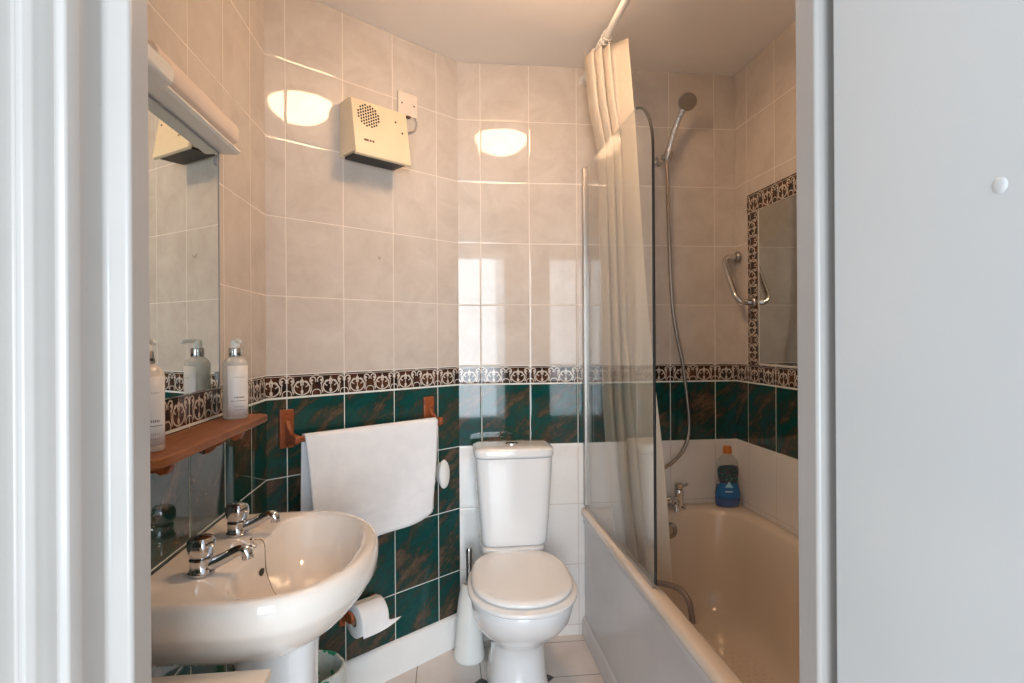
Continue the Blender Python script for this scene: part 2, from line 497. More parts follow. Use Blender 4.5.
# anti-slip studs in the bottom
bm = bmesh.new()
for i in range(11):
    for j in range(34):
        x = .78 + i * .026 + (j % 2) * .013; y = 1.02 + j * .026
        lathe(bm, [(.005, 0), (.004, .0015), (.001, .0022)], (x, y, BZ - .3903), seg=6, cap0=False)
inv(tag(link('anti_slip_studs', bm, M['acrylic']), kind='stuff'), bath)
bm = bmesh.new(); lathe(bm, [(.030, -.002), (.032, .003), (.028, .007), (.018, .008), (.017, .004), (.001, .004)], (.884, DD - .128, .460), (0, -1, .12), 28)
inv(link('overflow', bm, M['dark_chrome']), bath)
# panel
bm = bmesh.new()
P = [(.566, .014), (.566, .10), (.5655, .30), (.566, .455), (.5605, .470), (.5605, .493), (.585, .493), (.585, .014)]
loft(bm, [[(x, y, z) for x, z in P] for y in (BY0, DD - .01)])
bp = link('bath_panel', bm, M['panel'], angle=25); inv(bp, bath); bev(bp, .002); bp['label'] = 'shiny grey-white front panel'
bm = bmesh.new(); P = [(.556, .0), (.553, .003), (.553, .062), (.557, .072), (.564, .078), (.5655, .078), (.5655, 0)]
loft(bm, [[(x, y, z) for x, z in P] for y in (BY0, DD - .01)])
po = link('plinth_strip', bm, M['panel'], angle=25); po.parent = bp; po.location = (0, 0, 0)

# bath mixer tap
bt = empty('bath_tap', (.948, 2.262, BZ)); tag(bt, 'chrome bath mixer tap on the far rim of the bath', 'tap')
bm = bmesh.new()
lathe(bm, [(.026, 0), (.026, .006), (.020, .012), (.017, .05), (.019, .068), (.016, .078), (.004, .082)], (0, 0, 0), (0, 0, 1), 24)
lathe(bm, [(.026, 0), (.026, .006), (.020, .012), (.017, .05), (.019, .068), (.016, .078), (.004, .082)], (-.15, 0, 0), (0, 0, 1), 24)
tube(bm, [(-.15, 0, .035), (0, 0, .035)], .016, 16)
link('tap_body', bm, M['chrome'], bt)
bm = bmesh.new(); tube(bm, smooth_path([(-.03, -.01, .04), (-.045, -.05, .045), (-.05, -.09, .035), (-.05, -.10, .015)]), .012, 14)
link('spout', bm, M['chrome'], bt)
for s in (0, -.15):
    bm = bmesh.new(); lathe(bm, [(.014, .08), (.018, .086), (.018, .10), (.012, .105), (.001, .106)], (s, 0, 0), seg=18)
    tube(bm, smooth_path([(s, 0, .096), (s + .018, -.012, .097), (s + .028, -.02, .104)]), [.006] * 16 + [.007], 10)
    link('tap_handle', bm, M['chrome'], bt)

# blue cleaner bottle
cb = empty('cleaner_bottle', (1.158, 2.262, BZ)); cb.scale = (1.04, 1.05, 1.03); cb.rotation_euler = (0, 0, radians(-14)); tag(cb, 'clear bottle of blue cleaner with an orange cap in the bath corner', 'bottle')
def ellipse_loft(bm, prof, seg=28):
    loft(bm, [[(a * cos(2 * pi * k / seg), b * sin(2 * pi * k / seg), z) for k in range(seg)] for a, b, z in prof])
prof = [(.040, .024, .001), (.046, .028, .004), (.049, .030, .02), (.049, .030, .05), (.044, .027, .085), (.040, .026, .11), (.041, .026, .14), (.043, .026, .165), (.038, .024, .188), (.024, .018, .205), (.014, .013, .213), (.013, .013, .222)]
tint = NT('clear_bottle_plastic')
tr = tint.new('ShaderNodeBsdfTransparent'); tr.inputs[0].default_value = (.86, .88, .88, 1)
mx = tint.new('ShaderNodeMixShader'); nn = tint.noise(tint.tc.outputs['Object'], 8, 2); tint.set(mx.inputs[0], nn * .06 + .07)
tint.b.inputs['Base Color'].default_value = (.72, .72, .72, 1); tint.b.inputs['Roughness'].default_value = .12
tint.l.new(tr.outputs[0], mx.inputs[1]); tint.l.new(tint.b.outputs[0], mx.inputs[2]); tint.l.new(mx.outputs[0], tint.n['Material Output'].inputs[0])
bm = bmesh.new(); ellipse_loft(bm, prof); link('bottle_body', bm, tint.m, cb)
bm = bmesh.new(); ellipse_loft(bm, [(a - .002, b - .002, z + .002) for a, b, z in prof[:5]] + [(.001, .001, .088)]); link('blue_liquid', bm, plain('blue_cleaner', (.004, .10, .42), .15, noise_amt=.1), cb)
bm = bmesh.new(); lathe(bm, [(.0165, .214), (.0175, .216), (.0165, .238), (.014, .243), (.001, .244)], seg=20); link('cap', bm, plain('orange_cap', (.55, .17, .03), .35), cb)
# label wrapped on the front
def label_patch(bm, prof, a0, a1, off, zs, seg=14):
    def ab(z):
        for (a, b, za), (c, d, zb) in zip(prof, prof[1:]):
            if za <= z <= zb:
                f = (z - za) / max(zb - za, 1e-6); return a + (c - a) * f, b + (d - b) * f
        return prof[-1][:2]
    rows = []
    for z, wd in zs:
        a, b = ab(z); mid = (a0 + a1) / 2; hw = (a1 - a0) / 2 * wd
        rows.append([((a + off) * cos(mid + hw * (2 * k / seg - 1)), (b + off) * sin(mid + hw * (2 * k / seg - 1)), z) for k in range(seg + 1)])
    loft(bm, rows, False, False, closed=False)
tl = NT('bottle_label_print'); x, y, z = tl.obj()
v1 = tl.new('ShaderNodeTexVoronoi'); v1.inputs['Scale'].default_value = 110; tl.l.new(tl.tc.outputs['Object'], v1.inputs['Vector'])
flow = tl.ramp(V(tl, v1.outputs['Distance']), [(.15, (.25, .05, .12)), (.35, (.02, .06, .08)), (.6, (.01, .03, .06)), (.8, (.05, .22, .16))])
tri = ((x.abs() * 1.6) + (z - .085)).lt(.022) * z.gt(.082)
c = tl.mix(z.lt(.098), flow, (.015, .15, .42)); c = tl.mix(tri, c, (.30, .62, .75))
wtx = ((z - .066).abs().lt(.003)) * (x.abs().lt(.014)) * ((x * 260.0).frac().gt(.35)); c = tl.mix(wtx, c, (.7, .8, .85))
tl.l.new(c, tl.b.inputs['Base Color']); tl.b.inputs['Roughness'].default_value = .3
bm = bmesh.new(); label_patch(bm, prof, pi + .35, 2 * pi - .35, .0012, [(.035, .85), (.05, 1), (.075, .95), (.10, .72), (.115, .9), (.14, 1), (.155, .95), (.166, .7), (.172, .3)])
lab = link('front_label', bm, tl.m, cb); lab.modifiers.new('solid', 'SOLIDIFY').thickness = .0004

# ------------------------------------------------------------------ shower screen
SX = .573
ss = empty('shower_screen', (SX, DD, BZ)); tag(ss, 'frameless glass shower screen with a curved top corner on the bath rim', 'shower screen')
y0, y1, z0, z1, R = 1.532, DD - .016, .545, 1.925, .17
out = [(y1, z0), (y0 + .006, z0), (y0, z0 + .01), (y0, z1 - R)]
for k in range(1, 15):
    a = pi - pi / 2 * k / 14; out.append((y0 + R + R * cos(a), z1 - R + R * sin(a)))
out.append((y1, z1))
bm = bmesh.new(); loft(bm, [[(x, y, z) for y, z in out] for x in (SX - .003, SX + .003)])
inv(link('glass_panel', bm, M['glass'], smooth=False), ss)
bm = bmesh.new()
edge = out[2:]
path = [(SX, y, z) for y, z in edge]
tube(bm, [(SX, y0 - .0005, z0 + .003)] + [(SX, y, z) for y, z in out[3:-3]], .0042, 8)
inv(link('dark_edge_strip', bm, M['seal']), ss)
bm = bmesh.new(); box(bm, SX - .010, SX + .012, DD - .030, DD - .001, z0 - .006, z1 + .012)
o = inv(link('wall_profile', bm, M['alu']), ss); bev(o, .003, 3)
bm = bmesh.new(); box(bm, SX - .005, SX + .005, y0 + .012, DD - .03, BZ + .001, z0 - .0005)
inv(link('bottom_seal', bm, M['alu']), ss)
bm = bmesh.new(); tube(bm, smooth_path([(.581, 1.560, .5405), (.598, 1.525, .549), (.622, 1.490, .551), (.634, 1.455, .535), (.632, 1.43, .51), (.63, 1.42, .49)]), .008, 10)
inv(tag(link('loose_seal_tail', bm, M['seal_grey']), 'brown curled end of the seal strip'), ss)

# curtain rail and curtain
cr = empty('curtain_rail', (.572, 1.5, 2.312)); tag(cr, 'white shower curtain rail under the ceiling above the bath edge', 'curtain rail')
bm = bmesh.new(); tube(bm, [(.572, DD - .004, 2.302), (.572, FY + .004, 2.302)], .0125, 16); inv(link('rail_tube', bm, M['white_plastic']), cr)
for yy, s in ((DD - .001, -1), (FY + .001, 1)):
    bm = bmesh.new(); lathe(bm, [(.020, 0), (.020, .005), (.016, .010), (.015, .03)], (.572, yy, 2.302), (0, s, 0), 20); inv(link('wall_socket', bm, M['white_plastic']), cr)

def interp(tab, z):
    if z >= tab[0][0]: return tab[0][1]
    for (a, va), (b, vb) in zip(tab, tab[1:]):
        if b <= z <= a: return vb + (va - vb) * (z - b) / (a - b)
    return tab[-1][1]
XR = [(2.30, .636), (2.005, .661), (1.435, .697), (1.058, .728), (.767, .760), (.586, .774), (.373, .79), (.2, .80)]
XL = [(2.30, .512), (2.1, .542), (1.95, .590), (1.6, .594), (1.0, .602), (.6, .628), (.45, .650), (.2, .685)]
YL = [(2.30, 2.07), (2.1, 2.10), (1.95, 2.15), (.2, 2.16)]
sc = empty('shower_curtain', (.60, 2.03, 2.30)); tag(sc, 'cream shower curtain drawn back in folds behind the glass screen', 'curtain')
bm = bmesh.new(); NS, NZ = 150, 60; rows = []
for j in range(NZ + 1):
    zz = 2.275 + (0.185 - 2.275) * j / NZ; row = []
    for i in range(NS + 1):
        s = i / NS
        sw = s ** 1.0
        g = 5.0 * s if s < .60 else 3.0 + (s - .60) * 1.4
        amp = .030 * (1 - .4 * s) * (1 - .35 * (j / NZ))
        xx = interp(XL, zz) + (interp(XR, zz) - interp(XL, zz)) * s
        yL = interp(YL, zz); yy = yL - (yL - 1.955) * s + amp * sin(2 * pi * g + .8 * sin(j / 19)) + .006 * sin(j / 7 + 5 * s)
        xx += .008 * cos(2 * pi * g) * min(1, s * 5) * (1 - s)
        ztop = zz
        if j == 0: ztop = 2.285 + .010 * sin(2 * pi * g + 1) + (.006 * s)
        row.append((xx, yy, ztop))
    rows.append(row)
loft(bm, rows, False, False, closed=False)
o = link('curtain_cloth', bm, M['curtain']); inv(o, sc); m = o.modifiers.new('solid', 'SOLIDIFY'); m.thickness = .0012
for k in range(6):
    yy = 1.965 + k * .030
    bm = bmesh.new(); tube(bm, [(.572 + .017 * cos(a), yy, 2.300 + .019 * sin(a)) for a in [i * 2 * pi / 16 for i in range(17)]], .0018, 8)
    inv(link('curtain_ring', bm, M['white_plastic']), sc)

# ------------------------------------------------------------------ shower handset, bracket, hose
sb = empty('shower_bracket', (.895, DD, 1.972)); tag(sb, 'chrome wall bracket holding the shower handset over the bath', 'bracket')
bm = bmesh.new(); lathe(bm, [(.020, 0), (.020, .006), (.014, .012), (.012, .035), (.016, .04), (.016, .05), (.004, .053)], (.893, DD - .0005, 1.975), (0, -1, 0), 22)
inv(link('wall_mount', bm, M['chrome']), sb)
bm = bmesh.new(); lathe(bm, [(.0165, -.017), (.0175, -.012), (.0175, .012), (.0165, .017)], (.914, DD - .062, 1.985), (.25, -.35, 1), 20)
tube(bm, [(.894, DD - .05, 1.975), (.912, DD - .062, 1.984)], .010, 12)
inv(link('cradle', bm, M['dark_chrome']), sb)
hs = empty('shower_handset', (.93, 2.25, 2.08)); tag(hs, 'round shower handset with chrome handle and hanging metal hose', 'shower head')
Hp = [(.909, 2.274, 1.960), (.914, 2.272, 1.99), (.926, 2.258, 2.05), (.942, 2.235, 2.115), (.955, 2.215, 2.152)]
bm = bmesh.new(); tube(bm, smooth_path(Hp, 5), [.0095, .010, .0105, .011, .0115, .012, .0125, .013, .0135, .0135, .0135, .0135, .013, .0125, .012, .0115, .0115, .012, .013, .014, .014], 16)
inv(link('handle', bm, M['chrome']), hs)
bm = bmesh.new(); lathe(bm, [(.004, -.026), (.018, -.022), (.030, -.012), (.036, -.002), (.036, .004), (.033, .008), (.001, .009)], (.966, 2.197, 2.176), (-.20, -.72, -.62), 30)
inv(tag(link('spray_head', bm, M['dark_chrome']), 'dark round spray face'), hs)
bm = bmesh.new()
for rr, nn_ in ((.008, 6), (.016, 12), (.024, 18)):
    dd = Vector((-.20, -.72, -.62)).normalized(); u, v = frame_axes(dd)
    for k in range(nn_):
        a = 2 * pi * k / nn_; lathe(bm, [(.0012, .0088), (.001, .0105)], Vector((.966, 2.197, 2.176)) + (u * cos(a) + v * sin(a)) * rr, dd, 6)
inv(link('nozzles', bm, M['black']), hs)
hp = smooth_path([(.909, 2.274, 1.962), (.911, 2.272, 1.86), (.914, 2.270, 1.70), (.926, 2.27, 1.387), (.950, 2.27, 1.22), (.968, 2.27, 1.139), (.990, 2.27, .974), (.997, 2.27, .86), (.975, 2.268, .775), (.925, 2.262, .722), (.884, 2.258, .698), (.835, 2.258, .67), (.80, 2.26, .62)], 14)
bm = bmesh.new(); tube(bm, hp, [.0068 + (.0007 if i % 2 else 0) for i in range(len(hp))], 10)
inv(link('hose', bm, plain('brushed_hose_metal', (.38, .34, .30), .3, metal=1)), hs)

# grab handle on the right wall
gh = empty('grab_handle', (RX, 2.24, 1.48)); tag(gh, 'chrome D-shaped grab handle on the right wall at the patterned mirror border', 'handle')
bm = bmesh.new()
pA, pB = Vector((RX - .006, 2.302, 1.572)), Vector((RX - .006, 2.178, 1.372))
dAB = (pB - pA)
pp = [pA, pA + Vector((-.045, 0, 0)) + dAB * .01, pA + Vector((-.068, 0, 0)) + dAB * .12, pA + Vector((-.070, 0, 0)) + dAB * .3, pA + Vector((-.070, 0, 0)) + dAB * .7, pA + Vector((-.068, 0, 0)) + dAB * .88, pB + Vector((-.045, 0, 0)) - dAB * .01, pB]
tube(bm, smooth_path(pp, 6), .0115, 14); inv(link('bar', bm, M['chrome']), gh)
for p in (pA, pB):
    bm = bmesh.new(); lathe(bm, [(.024, 0), (.024, .006), (.019, .012), (.011, .016)], (RX - .0055, p.y, p.z), (-1, 0, 0), 24); inv(link('flange', bm, M['dark_chrome']), gh)

# right wall mirror with patterned tile border
mv = border_strip_mat('patterned_border_upright', True); mh = border_strip_mat('patterned_border_level', False)
bm = bmesh.new(); box(bm, 0, .084, -.005, 0, 0, 1.812 - ZB)
tag(link('trim_4', bm, mv, None, (RX - .0005, 2.226, ZB), (0, 0, -pi / 2), smooth=False), kind='structure')
bm = bmesh.new(); box(bm, 0, .70, -.0055, 0, 0, .076)
tag(link('trim_5', bm, mh, None, (RX - .0005, 2.2265, 1.736), (0, 0, -pi / 2), smooth=False), kind='structure')
rm = empty('wall_mirror', (RX, 1.85, 1.45)); tag(rm, 'frameless mirror on the right wall above the bath inside a patterned tile border', 'mirror')
bm = bmesh.new(); box(bm, RX - .006, RX - .001, 1.55, 2.138, 1.128, 1.734); o = inv(link('mirror_glass', bm, M['mirror2'], smooth=False), rm)
bm = bmesh.new()
for (a, b, c_, d) in ((1.55, 2.140, 1.1225, 1.1275), (2.1385, 2.1415, 1.128, 1.734)):
    box(bm, RX - .007, RX - .001, a, b, c_, d)
inv(link('mirror_edge_strip', bm, M['white_plastic'], smooth=False), rm)

# ------------------------------------------------------------------ toilet
TXC = .247
to = empty('toilet', (TXC, 2.1, 0)); tag(to, 'white close-coupled toilet with closed lid between the tiled corner and the bath', 'toilet')
def egg(z, yf, yb, hw, nb=2.6, seg=48, yc=None):
    yc = yc if yc is not None else yf + hw * 1.08
    out = []
    for k in range(seg):
        t = 2 * pi * k / seg; c_, s_ = cos(t), sin(t)
        if s_ < 0:
            x = hw * math.copysign(abs(c_) ** (2 / 2.15), c_); y = yc - (yc - yf) * abs(s_) ** (2 / 2.05)
        else:
            x = hw * math.copysign(abs(c_) ** (2 / nb), c_); y = yc + (yb - yc) * abs(s_) ** (2 / nb)
        zt = z + (max(0, y - 1.70) * .042 if z > .34 else 0)
        out.append((TXC + x, y, zt))
    return out
bm = bmesh.new()
loft(bm, [egg(.001, 1.90, 2.27, .108, 3, yc=2.03), egg(.012, 1.90, 2.27, .108, 3, yc=2.03), egg(.05, 1.915, 2.27, .100, 3, yc=2.03), egg(.12, 1.925, 2.28, .096, 3, yc=2.03),
          egg(.17, 1.915, 2.29, .097, 3, yc=2.02), egg(.20, 1.885, 2.29, .107, 3, yc=2.0), egg(.235, 1.83, 2.29, .128, 2.8, yc=1.97), egg(.27, 1.78, 2.28, .146, 2.6, yc=1.94),
          egg(.31, 1.738, 2.27, .161, 2.5, yc=1.91), egg(.35, 1.716, 2.25, .169, 2.4, yc=1.90), egg(.378, 1.710, 2.24, .171, 2.4, yc=1.90), egg(.385, 1.714, 2.235, .168, 2.4, yc=1.90)])
inv(link('bowl', bm, M['ceramic'], angle=60), to)
bm = bmesh.new(); loft(bm, [[(TXC + x, y, z) for x, y in sup(a, .105, 5, 40, 0, 2.222)] for a, z in ((.085, .30), (.10, .36), (.118, .41), (.123, .44), (.120, .4475))])
inv(link('cistern_shelf', bm, M['ceramic'], angle=60), to)
bm = bmesh.new(); loft(bm, [egg(.3865, 1.700, 2.125, .176, 2.6, yc=1.89), egg(.392, 1.692, 2.13, .181, 2.6, yc=1.89), egg(.400, 1.690, 2.13, .182, 2.6, yc=1.89), egg(.405, 1.694, 2.127, .179, 2.6, yc=1.89), egg(.4055, 1.72, 2.11, .16, 2.6, yc=1.89)])
inv(link('seat', bm, M['plastic_seat'], angle=60), to)
bm = bmesh.new(); loft(bm, [egg(.4075, 1.735, 2.12, .158, 2.9, yc=1.90), egg(.409, 1.722, 2.128, .167, 2.9, yc=1.90), egg(.415, 1.718, 2.13, .169, 2.9, yc=1.90), egg(.422, 1.721, 2.128, .167, 2.9, yc=1.90), egg(.427, 1.736, 2.118, .157, 2.9, yc=1.90), egg(.428, 1.76, 2.08, .125, 2.4, yc=1.89), egg(.4285, 1.83, 2.0, .06, 2.2, yc=1.90)])
inv(link('lid', bm, M['plastic_seat'], angle=60), to)
for s in (-1, 1):
    bm = bmesh.new(); lathe(bm, [(.010, -.02), (.012, -.018), (.012, .018), (.010, .02)], (TXC + s * .075, 2.128, .404), (1, 0, 0), 16); inv(link('hinge', bm, M['plastic_seat']), to)
CYC = 2.230
def cis(hw, hd, z, n=5.5, dy=0): return [(TXC + .008 + x, y, z) for x, y in sup(hw + .002, hd, n, 56, 0, CYC + dy)]
bm = bmesh.new(); loft(bm, [cis(.118, .088, .4485), cis(.123, .094, .456), cis(.126, .096, .475), cis(.136, .099, .60), cis(.144, .100, .72), cis(.147, .100, .780)])
inv(link('cistern', bm, M['ceramic'], angle=60), to)
bm = bmesh.new(); loft(bm, [cis(.146, .098, .7812), cis(.151, .102, .7845), cis(.152, .1025, .79), cis(.152, .1025, .806), cis(.149, .100, .813), cis(.135, .09, .8185), cis(.07, .045, .8205)])
inv(link('cistern_lid', bm, M['ceramic'], angle=60), to)
bm = bmesh.new(); loft(bm, [[(TXC + .005 + a * cos(2 * pi * k / 30), 2.222 + b * sin(2 * pi * k / 30), z) for k in range(30)] for a, b, z in ((.026, .021, .819), (.026, .021, .824), (.023, .018, .826), (.020, .015, .8245), (.001, .001, .826))])
inv(link('flush_button', bm, M['chrome']), to)
# toilet brush + holder
bh = empty('toilet_brush_holder', (.083, 2.215, 0)); tag(bh, 'white conical toilet brush holder on the floor left of the toilet', 'brush holder')
bm = bmesh.new(); lathe(bm, [(.056, .001), (.060, .006), (.060, .018), (.055, .05), (.051, .11), (.048, .18), (.043, .225), (.036, .262), (.030, .285), (.024, .290), (.021, .284), (.020, .10), (.020, .02)], (0, 0, 0), seg=36); link('holder_body', bm, M['white_plastic'], bh)
br = empty('toilet_brush', (.083, 2.215, .25)); tag(br, 'toilet brush with a grey metal handle standing in the white holder', 'brush')
bm = bmesh.new(); tube(bm, [(0, 0, -.22), (0, 0, -.12)], .0145, 14); link('bristle_head', bm, M['white_plastic'], br)
bm = bmesh.new(); lathe(bm, [(.0075, -.12), (.0105, .05), (.0115, .12), (.0120, .165), (.009, .174), (.001, .176)], seg=18); link('handle', bm, M['dark_chrome'], br)

# ------------------------------------------------------------------ wash basin
BY, RZ = 1.277, .787
wb = empty('wash_basin', (LX, BY, RZ)); tag(wb, 'cream-white wash basin fixed to the left wall with two chrome taps', 'basin')
# half outline from the wall to the front tip: (x, half width)
outl = [(LX + .001, .252), (LX + .06, .262), (LX + .13, .268), (LX + .21, .268), (-.29, .258), (-.245, .232), (-.205, .185), (-.175, .125), (-.158, .06), (-.153, 0)]
def densify(h, n=30):
    p = smooth_path([(x, y, 0) for x, y in h], 10)
    L = [0]
    for a, b in zip(p, p[1:]): L.append(L[-1] + (b - a).length)
    res = []
    for k in range(n + 1):
        d = L[-1] * k / n; i = 0
        while i < len(L) - 2 and L[i + 1] < d: i += 1
        f = (d - L[i]) / max(L[i + 1] - L[i], 1e-9); res.append(p[i].lerp(p[i + 1], f))
    return res
oh = densify(outl)
full = [(v.x, BY - v.y) for v in oh] + [(v.x, BY + v.y) for v in reversed(oh[:-1])]      # near side first, tip, far side
NF = len(full)
full = full + [(LX + .001, BY + .252 - .504 * k / 10) for k in range(1, 10)]              # along the wall
NT_ = len(full)
cxb, cyb = -.40, BY
def scl(f, z, cx=cxb, fx=None, keepwall=True, dz=None):
    o_ = []
    for i, (x, y) in enumerate(full):
        xx = cx + (x - cx) * (fx if fx is not None else f)
        if keepwall and (i >= NF or x < LX + .002): xx = LX + .001
        o_.append((xx, cyb + (y - cyb) * f, z))
    return o_
def offs(d, z):
    o_ = []
    for i, (x, y) in enumerate(full):
        if i >= NF: o_.append((LX + .001, y * 1.0 if abs(y - BY) < .24 else y, z)); continue
        a = full[max(i - 1, 0)]; b = full[min(i + 1, NF - 1)]
        tx, ty = b[0] - a[0], b[1] - a[1]; l = sqrt(tx * tx + ty * ty)
        nx, ny = -ty / l, tx / l
        o_.append((max(x + nx * d, LX + .001), y + ny * d, z))
    return o_
under = [scl(.28, RZ - .182, fx=.30), scl(.36, RZ - .180, fx=.40), scl(.50, RZ - .170, fx=.50), scl(.66, RZ - .150, fx=.66), scl(.80, RZ - .122, fx=.80), scl(.90, RZ - .092, fx=.90), scl(.965, RZ - .068, fx=.965), offs(.001, RZ - .055), offs(-.002, RZ - .028), offs(-.0005, RZ - .012), offs(.004, RZ - .003), offs(.010, RZ), offs(.020, RZ - .0005)]
# inner bowl outline with as many points as the outer one
inl = [(-.402, 0), (-.402, .12), (-.398, .180), (-.380, .214), (-.345, .232), (-.300, .230), (-.257, .205), (-.220, .155), (-.198, .09), (-.190, 0)]
ih = densify(inl, 40)
loop = [(v.x, BY - v.y) for v in ih] + [(v.x, BY + v.y) for v in reversed(ih[1:-1])]
# resample the inner loop by angle about a centre so that it matches the outer ring's points
ic = (-.31, BY)
def by_angle(px, py):
    ang = atan2(py - ic[1], px - ic[0]); best = None
    for i in range(len(loop)):
        a = loop[i]; b = loop[(i + 1) % len(loop)]
        dx, dy = cos(ang), sin(ang); ex, ey = b[0] - a[0], b[1] - a[1]
        det = dx * (-ey) + dy * ex
        if abs(det) < 1e-12: continue
        rx, ry = a[0] - ic[0], a[1] - ic[1]
        tt = (rx * (-ey) + ry * ex) / det; s_ = (dx * ry - dy * rx) / det
        if tt > 0 and -1e-6 <= s_ <= 1 + 1e-6: best = tt
    return ang, best
IR = [by_angle(x, y) for x, y in full]
def innr(f, z, sx=0.0, zback=0.0):
    o_ = []
    for ang, r_ in IR:
        x = ic[0] + cos(ang) * r_ * f + sx; y = ic[1] + sin(ang) * r_ * f
        o_.append((x, y, z))
    return o_
inner_r = [innr(1.06, RZ - .002), innr(1.02, RZ - .005), innr(1.0, RZ - .010), innr(.975, RZ - .025), innr(.94, RZ - .05), innr(.87, RZ - .08, .003), innr(.74, RZ - .108, .004), innr(.55, RZ - .125, .004), innr(.3, RZ - .134, .002), innr(.12, RZ - .138, .0)]
bm = bmesh.new(); loft(bm, under + inner_r)
o = inv(link('basin_bowl', bm, M['ceramic_basin'], angle=70), wb)
bm = bmesh.new(); loft(bm, [[(-.4 + .0, 0, 0)] * 0 or [(x, BY + .012 * cos(2 * pi * k / 20), RZ - .052 + .007 * sin(2 * pi * k / 20)) for k in range(20)] for x in (-.3965, -.3925)])
inv(link('overflow_slot', bm, M['black']), wb)
bm = bmesh.new(); lathe(bm, [(.028, 0), (.030, .003), (.020, .004), (.018, .001), (.001, .001)], (-.31, BY, RZ - .1375), seg=24); inv(link('drain', bm, M['chrome']), wb)
# pedestal
bm = bmesh.new()
def ped(a, b, z, cx): return [(cx + x, BY + y, z) for x, y in sup(a, b, 3.2, 44)]
loft(bm, [ped(.105, .095, .001, -.37), ped(.105, .095, .012, -.37), ped(.096, .082, .05, -.37), ped(.082, .068, .14, -.365), ped(.078, .063, .35, -.362), ped(.079, .065, .52, -.362), ped(.083, .070, .602, -.362)])
pd = link('basin_pedestal', bm, M['ceramic'], angle=60); pd.location = (0, 0, 0)
for v in pd.data.vertices: v.co -= Vector((-.385, BY, 0))
pd.location = (-.385, BY, 0); tag(pd, 'white ceramic pedestal standing on the floor under the wash basin', 'pedestal')
# taps
def make_tap(xt, yy, label):
    e = empty('basin_tap', (xt, yy, RZ + .0005)); tag(e, label, 'tap')
    bm = bmesh.new(); lathe(bm, [(.024, 0), (.0245, .004), (.0215, .007), (.0205, .018), (.0215, .027), (.019, .030)], seg=28); link('tap_body', bm, M['chrome'], e)
    bm = bmesh.new(); pth = smooth_path([(.012, 0, .014), (.038, 0, .025), (.066, 0, .039), (.076, 0, .041), (.083, 0, .035), (.085, 0, .024)], 4)
    tube(bm, pth, [.0125 - .003 * min(1, i / 10) + (.0015 if i > 12 else 0) for i in range(len(pth))], 16); link('spout', bm, M['chrome'], e)
    bm = bmesh.new(); seg = 32; rings = []
    for r, h, lob in ((.017, .0305, 0), (.021, .033, .05), (.0245, .040, .08), (.0265, .052, .09), (.0255, .062, .08), (.021, .069, .04), (.010, .0725, 0), (.0005, .073, 0)):
        rings.append([(r * (1 - lob * .5 + lob * .5 * cos(6 * a)) * cos(a), r * (1 - lob * .5 + lob * .5 * cos(6 * a)) * sin(a), h) for a in [2 * pi * k / seg for k in range(seg)]])
    loft(bm, rings); link('tap_knob', bm, M['chrome'], e)
    return e
make_tap(-.466, 1.152, 'chrome basin tap nearest the door on the left of the basin ledge')
make_tap(-.478, 1.375, 'chrome basin tap farthest from the door, below the shelf')
# plug chain hanging from its stay
pc = empty('plug_chain', (-.412, BY + .012, RZ)); tag(pc, 'thin bead plug chain hanging into the wash basin between the taps', 'chain')
bm = bmesh.new(); lathe(bm, [(.009, .0), (.009, .003), (.005, .006), (.0045, .014), (.006, .017), (.001, .021)], (-.417, BY + .012, RZ - .0018), seg=16); inv(link('chain_stay', bm, M['chrome']), pc)
bm = bmesh.new()
cp = smooth_path([(-.417, BY + .012, RZ + .013), (-.400, BY + .012, RZ + .014), (-.392, BY + .012, RZ + .002), (-.3905, BY + .012, RZ - .03), (-.3875, BY + .012, RZ - .06), (-.372, BY + .010, RZ - .100), (-.350, BY + .006, RZ - .1185), (-.32, BY + .002, RZ - .128)], 9)
for p in cp: lathe(bm, [(.0005, -.0016), (.0014, -.0008), (.0014, .0008), (.0005, .0016)], p, seg=6)
tube(bm, cp, .0005, 5); inv(link('bead_chain', bm, M['dark_chrome']), pc)

# ------------------------------------------------------------------ shelf, bottles, mirror, mirror light on the left wall
sh = empty('wall_shelf', (LX, 1.25, 1.03)); tag(sh, 'brown wooden wall shelf under the left mirror', 'shelf')
bm = bmesh.new(); ST, SFX = 1.042, -.452
P = [(LX + .001, .955), (-.478, .955), (-.464, .968), (-.455, .985), (SFX, 1.01), (SFX, 1.505), (-.454, 1.522), (-.462, 1.534), (-.475, 1.540), (LX + .001, 1.540)]
loft(bm, [[(x, y, z) for x, y in P] for z in (ST - .018, ST)])
o = inv(link('board', bm, M['wood_shelf'], angle=50), sh); bev(o, .004, 3, 50)
for yy in (1.06, 1.405):
    bm = bmesh.new()
    pr = [(LX + .001, ST - .0185), (-.475, ST - .0185), (-.473, ST - .030), (-.480, ST - .042), (-.492, ST - .045), (-.502, ST - .040), (-.512, ST - .043), (-.522, ST - .054), (-.535, ST - .060), (-.546, ST - .072), (LX + .001, ST - .075)]
    loft(bm, [[(x, y, z) for x, z in pr] for y in (yy - .009, yy + .009)])
    o = inv(link('shelf_bracket', bm, M['wood_red'], angle=50), sh); bev(o, .002, 2)
